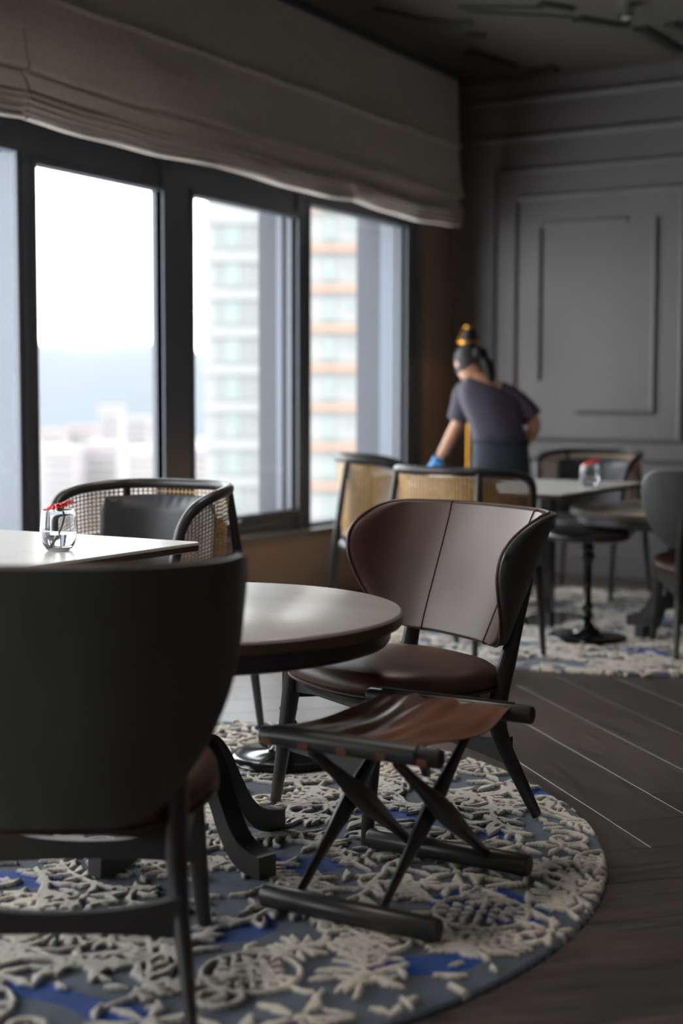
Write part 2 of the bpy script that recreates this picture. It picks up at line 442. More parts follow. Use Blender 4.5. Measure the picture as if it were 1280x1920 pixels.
struct('wall_right', MB().box(XR, XR+.2, YF-.2, YB+.2, -.12, CZ), M['wall'], smooth=False)
struct('wall_front', MB().box(-4.8, XR+.2, YF-.2, YF, -.12, CZ), M['wall'], smooth=False)
ce = struct('ceiling', MB().box(-4.8, XR+.2, YF-.2, YB+.2, CZ, CZ+.2), M['ceiling'], smooth=False)
def ceil_strip(pts, r):
    obj('ceiling_ornament', MB().tube([(x, y, CZ-.008) for x, y in pts], r, 8, flat=.3, up=(0,0,1)), M['ornament'], ce)
for pts, r in (([(-3.86,7.0), (-3.75,7.3), (-3.6,7.5), (-3.52,7.52)], [.02,.03,.035,.05]),
               ([(-3.66,7.75), (-3.58,7.83)], .035), ([(-3.80,8.1), (-3.79,8.3), (-3.72,8.6)], [.05,.045,.03]),
               ([(-3.70,8.75), (-3.58,8.8)], [.03,.04]), ([(-3.535,8.72), (-3.53,8.84)], .035),
               ([(-3.03,7.35), (-2.93,7.55)], [.03,.04]), ([(-2.97,7.74), (-2.87,7.9), (-2.78,8.02)], [.05,.035,.05]),
               ([(-2.73,8.10), (-2.71,8.4), (-2.70,8.72)], [.05,.055,.05]), ([(-2.55,8.1), (-2.45,8.35)], .05),
               ([(-3.45,7.3), (-3.1,7.6), (-2.98,7.72)], .012), ([(-3.45,7.2), (-3.2,7.35), (-3.05,7.45)], .012)):
    ceil_strip(pts, r)
# added drum lights on the ceiling, out of view, to fill the room
for lx, ly in ((-2.4, 2.2), (-2.4, 4.6), (-2.4, -.4), (.2, -1.6)):
    dm = MB().lathe([(.20, -.01), (.26, -.01), (.27, -.03), (.27, -.15), (.26, -.16), (.255, -.16), (.255, -.03), (.20, -.03)], 40, (lx, ly, CZ))
    obj('fill_lamp', dm, M['ornament'], ce)
    al = bpy.data.lights.new('fill_light', 'AREA'); al.shape = 'DISK'; al.size = .48; al.energy = FILL_W; al.color = (1, .92, .82)
    ao = bpy.data.objects.new('fill_light', al); C.objects.link(ao); ao.location = (lx, ly, CZ-.05)
sp = thing('ceiling_spotlight', 'small pale ceiling spotlight near the top right corner', 'spotlight', (-2.64, 7.62, CZ))
obj('housing', MB().lathe([(0, 0), (.045, 0), (.045, -.07), (.036, -.075), (.036, -.05), (0, -.05)], 20), M['chrome'], sp)
obj('lens', MB().lathe([(0, -.056), (.034, -.056), (.034, -.052), (0, -.052)], 20), M['marble'], sp)

# ---- roman blinds
def blind(name, y0, y1, label, seed, ny=150):
    rnd = random.Random(seed)
    t = thing(name, label, 'blind', (XW+.2, (y0+y1)/2, 2.32))
    ox, oy, oz = t.location
    cords = [y0+(y1-y0)*k/3 for k in range(4)]
    ph = [rnd.uniform(0, 6) for _ in range(10)]
    def wav(y, k): return math.sin(y*5.3+ph[k])*.5+math.sin(y*11.7+ph[(k+1) % 8])*.3+math.sin(y*2.1+ph[(k+2) % 8])*.4
    def sag(y):
        u = (y-y0)/(y1-y0)*3; f = u-math.floor(u); return 4*f*(1-f)
    def surf(prof):
        n = len(prof)
        def fn(a, b):
            y = y0+(y1-y0)*a; i = b*(n-1); k = min(n-2, int(i)); q = i-k
            x = prof[k][0]*(1-q)+prof[k+1][0]*q; z = prof[k][1]*(1-q)+prof[k+1][1]*q
            amp = prof[k][2]*(1-q)+prof[k+1][2]*q; sg = prof[k][3]*(1-q)+prof[k+1][3]*q
            return (x+wav(y, int(prof[k][4]))*amp*.95-ox, y-oy, z+wav(y, int(prof[k][4])+3)*amp*.75-sag(y)*sg-oz)
        return fn
    X = XW+.19
    def slab(nm, prof, par=None, nv=None, th=.006):
        mid = surf(prof)
        back = lambda a, b: (lambda p: (p[0]-th, p[1], p[2]))(mid(a, b))
        return obj(nm, MB().sheet(mid, back, ny, (len(prof)-1)*2), M['blind'], t, angle=60)
    # upper flat panel with a stitched tuck, then two soft folds and a stack of pleats
    slab('upper_panel', [(X, CZ-.02, 0, 0, 0), (X+.004, 3.1, .012, 0, 0), (X+.010, 2.92, .016, 0, 0), (X+.014, 2.862, .012, 0, 0), (X+.034, 2.856, .008, 0, 0),
                         (X+.036, 2.842, .008, 0, 0), (X+.012, 2.834, .008, 0, 0), (X+.012, 2.80, .012, 0, 0), (X+.030, 2.66, .022, 0, 1), (X+.046, 2.56, .018, .004, 1),
                         (X+.058, 2.528, .012, .008, 1), (X+.055, 2.512, .012, .010, 1), (X+.035, 2.512, .010, .008, 1), (X+.014, 2.535, .006, .004, 1)])
    slab('lower_fold', [(X+.010, 2.535, .006, .004, 1), (X+.022, 2.50, .012, .006, 2), (X+.040, 2.465, .018, .012, 2), (X+.05, 2.442, .014, .018, 2),
                        (X+.054, 2.432, .012, .020, 2), (X+.03, 2.430, .010, .020, 2), (X+.012, 2.44, .01, .02, 2)])
    for k in range(4):
        zz = 2.432-.029*k; xo = X+.068-.007*k
        slab('pleat', [(X+.005, zz-.002, .008, .020, 3), (xo-.02, zz-.006, .010, .020, 3), (xo-.004, zz-.012, .012, .020, 3), (xo+.001, zz-.021, .012, .020, 3), (xo-.012, zz-.027, .010, .020, 3), (X+.004, zz-.022, .008, .020, 3)], th=.003)
    obj('head_rail', MB().box(X-.06-ox, X+.002-ox, y0-oy, y1-oy, CZ-.05-oz, CZ-oz, .004), M['frame'], t)
    return t
blind('roman_blind', 4.50, 8.66, 'long taupe roman blind with soft folds reaching the corner', 3)
blind('roman_blind', 1.6, 4.485, 'taupe roman blind cut by the left edge of the photo', 5, 100)
blind('roman_blind', -3.2, 1.58, 'taupe roman blind over the windows beside and behind the camera', 8, 100)

# ================================================================== OUTSIDE
def at_px(x, y, d):
    v = CR*((x-640)/2667.) - CU*((y-960)/2667.) + CF
    return Vector((0, 0, CAM_H)) + v*d
fh = Vector((CF.x, CF.y, 0)).normalized(); rh = Vector((CR.x, CR.y, 0)).normalized()
gz = -62.0
struct('ground', MB().box(-3000, 1500, 40, 4500, gz-1, gz), M['ground'], smooth=False)
tw = thing('apartment_tower', 'white apartment tower with aqua windows and orange bands outside', 'building', (*(fh*112 + rh*-6)[:2], gz))
tw.rotation_euler = (0, 0, math.atan2(rh.y, rh.x))
D0 = 112.; mp_ = D0/2667.
def tx(px, d=D0): return (px-640)*d/2667.+6       # local x of tower (its origin sits at -6 m)
def tz(py, d=D0): return CAM_H + (757.3-py)*d/2667. - gz
zt = tz(400)
obj('core', MB().box(tx(386), tx(520), 0, 14, 0, tz(250)), M['tower'], tw, smooth=False)  # core and wing tops carried up unseen to block sky in table reflections
obj('wing', MB().box(tx(520), tx(800), -2.0, 14, 0, tz(120)), M['tower'], tw, smooth=False)
for k in range(-1, 13):
    yc = 450+69.6*k
    if k >= 0:
        wf = obj('window', MB().box(tx(423), tx(452), -.12, .1, tz(yc+24), tz(yc-24), .05), M['tower_grey'], tw, smooth=False)
        obj('pane', MB().box(tx(425), tx(437), -.16, -.1, tz(yc+22), tz(yc-22)), M['tower_glass'], wf, smooth=False)
        obj('pane', MB().box(tx(438.5), tx(450), -.16, -.1, tz(yc+22), tz(yc-22)), M['tower_glass'], wf, smooth=False)
        for a, b in ((401, 419), (457, 482)):
            obj('panel', MB().box(tx(a), tx(b), -.08, .1, tz(yc+22), tz(yc-22), .03), M['tower_grey'], tw, smooth=False)
    obj('floor_band', MB().box(tx(384), tx(519), -.35, .1, tz(yc+45), tz(yc+27), .05), M['tower'], tw, smooth=False)
    yo = 476+72*k
    obj('balcony_band', MB().box(tx(560), tx(800), -2.7, -2.0, tz(yo+6), tz(yo-6), .05), M['tower_orange'], tw, smooth=False)
    wf = obj('window', MB().box(tx(609), tx(628), -2.12, -1.9, tz(yo+62), tz(yo+10), .05), M['tower_grey'], tw, smooth=False)
    obj('pane', MB().box(tx(611), tx(626), -2.18, -2.1, tz(yo+60), tz(yo+12)), M['tower_glass'], wf, smooth=False)
    wf = obj('window', MB().box(tx(645), tx(668), -2.12, -1.9, tz(yo+38), tz(yo+18), .05), M['tower'], tw, smooth=False)
    obj('pane', MB().box(tx(647), tx(656), -2.18, -2.1, tz(yo+37), tz(yo+19)), M['tower_glass'], wf, smooth=False)
    obj('pane', MB().box(tx(657), tx(666), -2.18, -2.1, tz(yo+37), tz(yo+19)), M['tower_glass'], wf, smooth=False)
# hill range far away
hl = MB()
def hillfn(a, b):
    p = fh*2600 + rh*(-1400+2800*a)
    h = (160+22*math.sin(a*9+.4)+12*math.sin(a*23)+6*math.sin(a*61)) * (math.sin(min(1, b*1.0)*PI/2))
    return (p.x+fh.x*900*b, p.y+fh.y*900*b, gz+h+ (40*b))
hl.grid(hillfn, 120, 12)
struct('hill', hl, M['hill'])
rnd = random.Random(4)
ORD = ['leftmost, with a pinkish roof', 'pink-roofed second of the back row', 'tallest of the back row', 'back row just left of the first mullion', 'pink-roofed and cut by the first mullion', 'low front one at far left', 'low front one in the middle', 'low front one at right', 'low one beside the white tower']
for k, (px, pw, py, d) in enumerate(((95, 46, 815, 620), (150, 52, 808, 640), (205, 40, 768, 760), (255, 44, 790, 700), (300, 40, 805, 660), (112, 60, 850, 480), (190, 60, 842, 500), (265, 64, 852, 470), (380, 40, 850, 600))):
    c = at_px(px, py, d); wdt = pw*d/2667.
    b = thing('apartment_block', 'pale hazy distant block, '+ORD[k]+' beyond the panes', 'building', (c.x, c.y, gz), math.atan2(rh.y, rh.x), 'pale distant apartment blocks in the haze')
    hh = c.z-gz
    obj('walls', MB().box(-wdt/2, wdt/2, 0, 16, 0, hh), M['town'], b, smooth=False)
    obj('roof', MB().box(-wdt/2-.5, wdt/2+.5, -.5, 16.5, hh, hh+2.2), M['town_pink'] if k in (0, 1, 4) else M['town'], b, smooth=False)
    fb = MB()
    for j in range(int(hh//3)): fb.box(-wdt/2+1, wdt/2-1, -.15, .1, j*3+1, j*3+2.2)
    obj('window_bands', fb, M['tower_grey'], b, smooth=False)

# ================================================================== RUGS (carved pile: relief and colour from one numpy pattern)
def make_rug(name, R=1.40, res=.0036, seed=11):
    n = int(2*R/res)+1
    rs = np.random.RandomState(seed); rnd = random.Random(seed)
    ax = np.linspace(-R, R, n); X, Y = np.meshgrid(ax, ax, indexing='ij')
    def blobs(ns, sc, seed2):
        r2 = np.random.RandomState(seed2); z = np.zeros_like(X)
        for _ in range(ns):
            a = r2.uniform(0, 2*PI); f = sc*r2.uniform(.6, 1.6); z += np.sin(X*f*math.cos(a)+Y*f*math.sin(a)+r2.uniform(0, 2*PI))
        return z/math.sqrt(ns)
    H = np.zeros_like(X)
    def cap(x0, y0, x1, y1, r0, r1, h=1.0):
        rr = max(r0, r1)*1.25
        i0 = max(0, int((min(x0, x1)-rr+R)/res)); i1 = min(n, int((max(x0, x1)+rr+R)/res)+2)
        j0 = max(0, int((min(y0, y1)-rr+R)/res)); j1 = min(n, int((max(y0, y1)+rr+R)/res)+2)
        if i1 <= i0 or j1 <= j0: return
        x = X[i0:i1, j0:j1]; y = Y[i0:i1, j0:j1]
        dx, dy = x1-x0, y1-y0; L2 = dx*dx+dy*dy+1e-12
        t = np.clip(((x-x0)*dx+(y-y0)*dy)/L2, 0, 1)
        d = np.hypot(x-x0-t*dx, y-y0-t*dy)/(r0+(r1-r0)*t)
        v = np.clip((1.06-d)/.24, 0, 1)
        H[i0:i1, j0:j1] = np.maximum(H[i0:i1, j0:j1], v*h)
    def carve(x0, y0, x1, y1, r):
        rr = r*1.3
        i0 = max(0, int((min(x0, x1)-rr+R)/res)); i1 = min(n, int((max(x0, x1)+rr+R)/res)+2)
        j0 = max(0, int((min(y0, y1)-rr+R)/res)); j1 = min(n, int((max(y0, y1)+rr+R)/res)+2)
        if i1 <= i0 or j1 <= j0: return
        x = X[i0:i1, j0:j1]; y = Y[i0:i1, j0:j1]
        dx, dy = x1-x0, y1-y0; L2 = dx*dx+dy*dy+1e-12
        t = np.clip(((x-x0)*dx+(y-y0)*dy)/L2, 0, 1)
        d = np.hypot(x-x0-t*dx, y-y0-t*dy)/r
        H[i0:i1, j0:j1] *= np.clip((d-.6)/.5, .0, 1)
    def leaf(x, y, a, L, wd):
        x1, y1 = x+math.cos(a)*L*.55, y+math.sin(a)*L*.55
        x2, y2 = x+math.cos(a+.15)*L, y+math.sin(a+.15)*L
        cap(x, y, x1, y1, wd*.4, wd); cap(x1, y1, x2, y2, wd, wd*.35)
        if wd > .016 and rnd.random() < .6: carve(x, y, x1+(x2-x1)*.4, y1+(y2-y1)*.4, wd*.28)
    def frond(x, y, a, L, wd):
        k = 7; px, py = x, y; bend = rnd.uniform(-.9, .9)
        for i in range(k):
            a2 = a+bend*i/k; qx, qy = px+math.cos(a2)*L/k, py+math.sin(a2)*L/k
            cap(px, py, qx, qy, .0062, .0062)
            if i > 0:
                for sgn in (-1, 1): leaf(qx, qy, a2+sgn*rnd.uniform(.75, 1.1), wd*(1-.5*abs(i/k-.4))*rnd.uniform(.8, 1.1), .0095*rnd.uniform(.8, 1.25))
            px, py = qx, qy
        leaf(px, py, a+bend, wd, .012)
    def flower(x, y, r):
        k = rnd.choice((5, 6, 7)); a0 = rnd.uniform(0, 6)
        for i in range(k):
            a = a0+2*PI*i/k; leaf(x+math.cos(a)*r*.25, y+math.sin(a)*r*.25, a, r*.8, r*.155)
        cap(x, y, x+.001, y, r*.15, r*.15)
    def lattice(x, y, r, a):
        for i in range(-3, 4):
            for j in range(-3, 4):
                u, v = (i+.5*(j % 2))*r*.36, j*r*.30
                if math.hypot(u, v*1.1) < r:
                    qx, qy = x+u*math.cos(a)-v*math.sin(a), y+u*math.sin(a)+v*math.cos(a)
                    b = math.atan2(v, u)+a; cap(qx-.007*math.cos(b), qy-.007*math.sin(b), qx+.008*math.cos(b), qy+.008*math.sin(b), .0055, .0085)
        k = 16
        for i in range(k):
            b0, b1 = 2*PI*i/k, 2*PI*(i+1)/k
            cap(x+math.cos(b0)*r*1.16, y+math.sin(b0)*r*1.16, x+math.cos(b1)*r*1.16, y+math.sin(b1)*r*1.16, .006, .006)
    def spiral(x, y, r, a, s):
        px, py = None, None
        for i in range(20):
            t = i/19; rr = r*(1-.85*t); b = a+s*t*8.0
            qx, qy = x+math.cos(b)*rr, y+math.sin(b)*rr
            if px is not None: cap(px, py, qx, qy, .008, .008)
            px, py = qx, qy
    def branch(x, y, a, L):
        px, py = x, y; k = 16
        for i in range(k):
            a += rnd.uniform(-.3, .3); qx, qy = px+math.cos(a)*L/k, py+math.sin(a)*L/k
            cap(px, py, qx, qy, .0085, .0085)
            if i % 2 == 1:
                s = rnd.choice((-1, 1)); leaf(qx, qy, a+s*rnd.uniform(.5, 1.2), rnd.uniform(.05, .10), rnd.uniform(.012, .019))
            px, py = qx, qy
    # scatter of motifs on a jittered hex grid
    step = .15
    q = 0
    for i in range(-10, 11):
        for j in range(-10, 11):
            x = (i+.5*(j % 2))*step+rnd.uniform(-.04, .04); y = j*step*.87+rnd.uniform(-.04, .04)
            if math.hypot(x, y) > R+.05: continue
            t = rnd.random(); a = rnd.uniform(0, 2*PI)
            if t < .34: frond(x, y, a, rnd.uniform(.16, .26), rnd.uniform(.045, .075))
            elif t < .55: flower(x, y, rnd.uniform(.06, .095))
            elif t < .68: lattice(x, y, rnd.uniform(.07, .10), a)
            elif t < .78: spiral(x, y, rnd.uniform(.045, .07), a, rnd.choice((-1, 1)))
            else: branch(x, y, a, rnd.uniform(.3, .5))
    for _ in range(900):   # small filler leaves
        a = rnd.uniform(0, 2*PI); r = R*math.sqrt(rnd.random()); b = rnd.uniform(0, 2*PI)
        x, y = math.cos(a)*r, math.sin(a)*r
        leaf(x, y, b, rnd.uniform(.03, .07), rnd.uniform(.006, .012))
    rad = np.hypot(X, Y)
    # colours (linear)
    c = lambda r, g, b: np.array(srgb(r, g, b)[:3])
    nz = rs.rand(n, n)
    fine = (nz+np.roll(nz, 1, 0)+np.roll(nz, 1, 1))/3
    tone = blobs(7, 6, 5)
    grd = c(98, 107, 122)[None, None]*np.ones((n, n, 1))*(1+.10*tone[..., None])
    bl = blobs(9, 15, 21); bmask = np.clip((bl-.80)/.06, 0, 1)[..., None]
    grd = grd*(1-bmask) + c(4, 74, 162)*bmask
    cr = c(236, 228, 214)[None, None]*np.ones((n, n, 1)); tn = np.clip((blobs(6, 4, 33)-1.0)/.5, 0, 1)[..., None]
    cr = cr*(1-tn*.6)+c(206, 168, 122)*tn*.6
    m = np.clip((H-.25)/.35, 0, 1)[..., None]
    col = (grd*(1-m)+cr*m)*(.84+.30*fine[..., None])
    Z = .0115 + H*.0095 + (fine-.5)*.0016
    edge = np.clip((R-rad)/.012, 0, 1); Z = Z*np.sqrt(np.clip(1-(1-edge)**2, 0, 1))
    keep = rad <= R+res*.5
    # snap the outermost ring on the circle
    idx = -np.ones((n, n), int); idx[keep] = np.arange(keep.sum())
    V = np.stack([X[keep], Y[keep], Z[keep]], 1)
    f4 = np.stack([idx[:-1, :-1], idx[1:, :-1], idx[1:, 1:], idx[:-1, 1:]], -1).reshape(-1, 4)
    f4 = f4[(f4 >= 0).all(1)]
    me = bpy.data.meshes.new(name); nf = len(f4)
    me.vertices.add(len(V)); me.vertices.foreach_set('co', V.ravel().astype(np.float32))
    me.loops.add(nf*4); me.loops.foreach_set('vertex_index', f4.ravel().astype(np.int32))
    me.polygons.add(nf); me.polygons.foreach_set('loop_start', np.arange(0, nf*4, 4, dtype=np.int32)); me.polygons.foreach_set('loop_total', np.full(nf, 4, dtype=np.int32))
    me.update(calc_edges=True)
    at = me.attributes.new('col', 'FLOAT_COLOR', 'POINT')
    at.data.foreach_set('color', np.concatenate([col[keep], np.ones((keep.sum(), 1))], 1).ravel().astype(np.float32))
    me.materials.append(M['rug']); me.shade_smooth(); me.validate()
    return me
rug_me = make_rug('round_rug')
r1 = obj('round_rug', rug_me, None); r1.location = (-2.47, 2.82, 0.0005)
tag(r1, 'large round carved wool rug in blue grey and cream under the near tables', 'rug')
r2 = obj('round_rug', rug_me, None); r2.location = (-2.5, 7.05, 0.0005); r2.rotation_euler = (0, 0, 2.1)
tag(r2, 'second round blue and cream rug under the far tables', 'rug')
RZ = .0205   # feet rest a little sunk in the pile

# ================================================================== LOUNGE CHAIR
def lounge(label, loc, rz, group, square=False):
    t = thing('lounge_chair', label, 'chair', loc, rz, group)
    L, B = M['leather'], M['black_wood']
    # seat
    def outline(th):
        c, s = math.cos(th), math.sin(th); e = 2/2.7
        x = .287*math.copysign(abs(c)**e, c); y = .268*math.copysign(abs(s)**e, s)
        x *= 1-.10*max(0, -y/.268)
        return x, y+.025
    prof = [(0, .362), (.93, .362), (.985, .368), (1.0, .382), (.992, .398), (.965, .413), (.90, .425), (.75, .434), (.5, .441), (.25, .445), (0, .446)]
    seat = MB(); nth = 72
    rings = []
    for s_, z in prof:
        ring = []
        for k in range(nth):
            x, y = outline(2*PI*k/nth); ring.append((x*max(s_, .002), (y-.025)*max(s_, .002)+.025, z+.012*math.sin(max(-1, min(1, (y*s_)/.28)))))
        rings.append(ring)
    seat.loft(rings)
    so = obj('seat', seat, L, t, angle=60)
    obj('piping', MB().tube([(outline(2*PI*k/72)[0]*.995, (outline(2*PI*k/72)[1]-.025)*.995+.025, .3665+.012*math.sin(max(-1, min(1, outline(2*PI*k/72)[1]/.28)))) for k in range(72)], .0042, 6, closed=True), L, so)
    obj('seat_board', MB().loft([[(outline(2*PI*k/48)[0]*q, (outline(2*PI*k/48)[1]-.025)*q+.025, z) for k in range(48)] for q, z in ((.86, .346), (.90, .362))]), B, t)
    # backrest: wrap-around shell with wings
    ZB, ZT = (.470 if not square else .372), .838 if not square else .852
    def ab(z):
        v = (z-ZB)/(ZT-ZB); return (.348+.040*v, -.205-.150*v) if not square else (.310+.035*v, -.262-.100*v)
    zs = [.470, .474, .483, .50, .525, .555, .595, .635, .675, .715, .75, .78, .803, .82, .831, .836, .838]
    th_ = [22, 32, 40, 48, 56, 63, 70.5, 76.5, 81, 83.5, 84, 82, 78, 73, 67, 61, 54]
    if square:
        zs = [.372, .378, .39, .415, .455, .52, .60, .66, .72, .77, .80, .82, .834, .843, .848, .851, .852]
        th_ = [16, 24, 30, 37, 47, 60, 74, 82, 87, 89, 89.5, 89, 88, 86, 84, 80, 74]
    sm = crom([(a, b, 0) for a, b in zip(zs, th_)], 4)
    SZ = [p.x for p in sm]; ST = [p.y for p in sm]
    def pt(th, z, off=0.0):
        a, yb = ab(z); d = .315; e = .77
        s, c = math.sin(th), math.cos(th)
        x = a*math.copysign(abs(s)**e, s); cc = abs(c)**e if c >= 0 else -abs(c)**e
        y = yb + d*(1-cc)
        # normal by finite difference, pointing to the sitter (inward)
        h = 1e-3
        s2, c2 = math.sin(th+h), math.cos(th+h)
        x2 = a*math.copysign(abs(s2)**e, s2); y2 = yb+d*(1-(abs(c2)**e if c2 >= 0 else -abs(c2)**e))
        tx_, ty_ = x2-x, y2-y; l = math.hypot(tx_, ty_) or 1
        nx, ny_ = -ty_/l, tx_/l
        # pinch the wings back in slightly below their widest point
        return (x+nx*off, y+ny_*off, z)
    NV = len(SZ)-1; NU = 56
    def at(u, v, off):
        i = v*NV; k = min(NV-1, int(i)); q = i-k; z = SZ[k]*(1-q)+SZ[k+1]*q; tm = math.radians(ST[k]*(1-q)+ST[k+1]*q)
        return pt((2*u-1)*tm, z, off)
    def pad(u, v):      # padded front with soft edge
        e = min(u, 1-u, v*.6, (1-v)*.6)*2; return at(u, v, .006+.020*min(1, e/.10)**.5)
    def padb(u, v): return at(u, v, .002)
    bo = obj('backrest', MB().sheet(pad, padb, NU, NV), L, t, angle=70)
    edge = [(i/NU, 0) for i in range(NU)]+[(1, j/NV) for j in range(NV)]+[(1-i/NU, 1) for i in range(NU)]+[(0, 1-j/NV) for j in range(NV)]
    obj('piping', MB().tube([at(u, v, .008) for u, v in edge], .0045, 6, closed=True), L, bo)
    for sx in (-1, 1):
        def seampt(v):
            i = v*NV; k = min(NV-1, int(i)); q = i-k; z = SZ[k]*(1-q)+SZ[k+1]*q; tm = math.radians(ST[k]*(1-q)+ST[k+1]*q)
            ths = math.radians(20+6*v); u = .5+.5*sx*min(ths, tm*.97)/tm
            p = Vector(pad(u, v)); return (p.x, p.y, p.z)
        obj('seam', MB().tube([seampt(.02+.96*j/40) for j in range(41)], .0036, 6), L, bo)
    def she(u, v): return at(u, v, .002)
    def sheb(u, v):
        e = min(u, 1-u, v*.6, (1-v)*.6)*2; return at(u, v, -.004-.010*min(1, e/.05)**.5)
    obj('back_shell', MB().sheet(she, sheb, NU, NV), M['shell'], t, angle=70)
    # legs
    for sx in (-1, 1):
        obj('leg', MB().tube([(sx*.240, .272, 0), (sx*.236, .266, .04), (sx*.218, .235, .30), (sx*.214, .228, .372)], [.0155, .0165, .025, .026], 14), B, t)
        path = crom([(sx*.262, -.272, 0), (sx*.247, -.225, .10), (sx*.232, -.178, .20), (sx*.226, -.160, .27), (sx*.226, -.166, .34), (sx*.232, -.190, .44), (sx*.236, -.218, .54), (sx*.238, -.258, .66)], 5)
        n = len(path); rr = [interp([0, .3, .5, .7, .88, 1], [.0155, .025, .030, .027, .019, .010], i/(n-1)) for i in range(n)]
        obj('leg', MB().tube(path, [(r, r*.72) for r in rr], 14, up=(0,1,0)), B, t)
        # side rail with a scooped end by the rear leg
        poly = [(.225, .300), (.225, .362), (-.06, .362), (-.085, .355), (-.105, .335), (-.13, .330), (-.165, .333), (-.165, .262), (-.05, .268), (.10, .290)]
        Mx = Matrix(((0, 0, 1, sx*.222), (1, 0, 0, 0), (0, 1, 0, 0), (0, 0, 0, 1)))
        obj('side_rail', MB().prism(poly, .024, Mx), B, t, angle=30)
    for yy, zz, wd in ((.240, .182, .226), (-.195, .182, .236)):
        k = 24; poly = []
        for i in range(k+1):
            u = -1+2*i/k; poly.append((u*wd, zz-.034+.010*(1-u*u)))
        for i in range(k+1):
            u = 1-2*i/k; poly.append((u*wd, zz+.014+.028*u*u))
        My = Matrix(((1, 0, 0, 0), (0, 0, 1, yy), (0, 1, 0, 0), (0, 0, 0, 1)))
        obj('stretcher', MB().prism(poly, .022, My), B, t, angle=30)
    for yy in (.222, -.15):
        My = Matrix(((1, 0, 0, 0), (0, 0, 1, yy), (0, 1, 0, 0), (0, 0, 0, 1)))
        poly = [(-.22, .315), (-.1, .328), (.1, .328), (.22, .315), (.22, .360), (-.22, .360)]
        obj('seat_rail', MB().prism(poly, .022, My), B, t, angle=30)
    return t
def face(a): return math.radians(a-90)     # local +y faces world angle a (degrees)
LG = 'brown leather wing-back lounge chairs'
lc = lounge('brown leather wing-back lounge chair in focus behind the folding stool', (-1.822, 3.478, RZ), face(-118), LG)
lc2 = lounge('dark lounge chair in the near left foreground seen from behind', (-1.84, 2.11, RZ), face(121), LG, True)
lc3 = dup(lc, (-1.77, 6.52, RZ), face(121), 'brown lounge chair cut by the right edge seen from behind', LG)

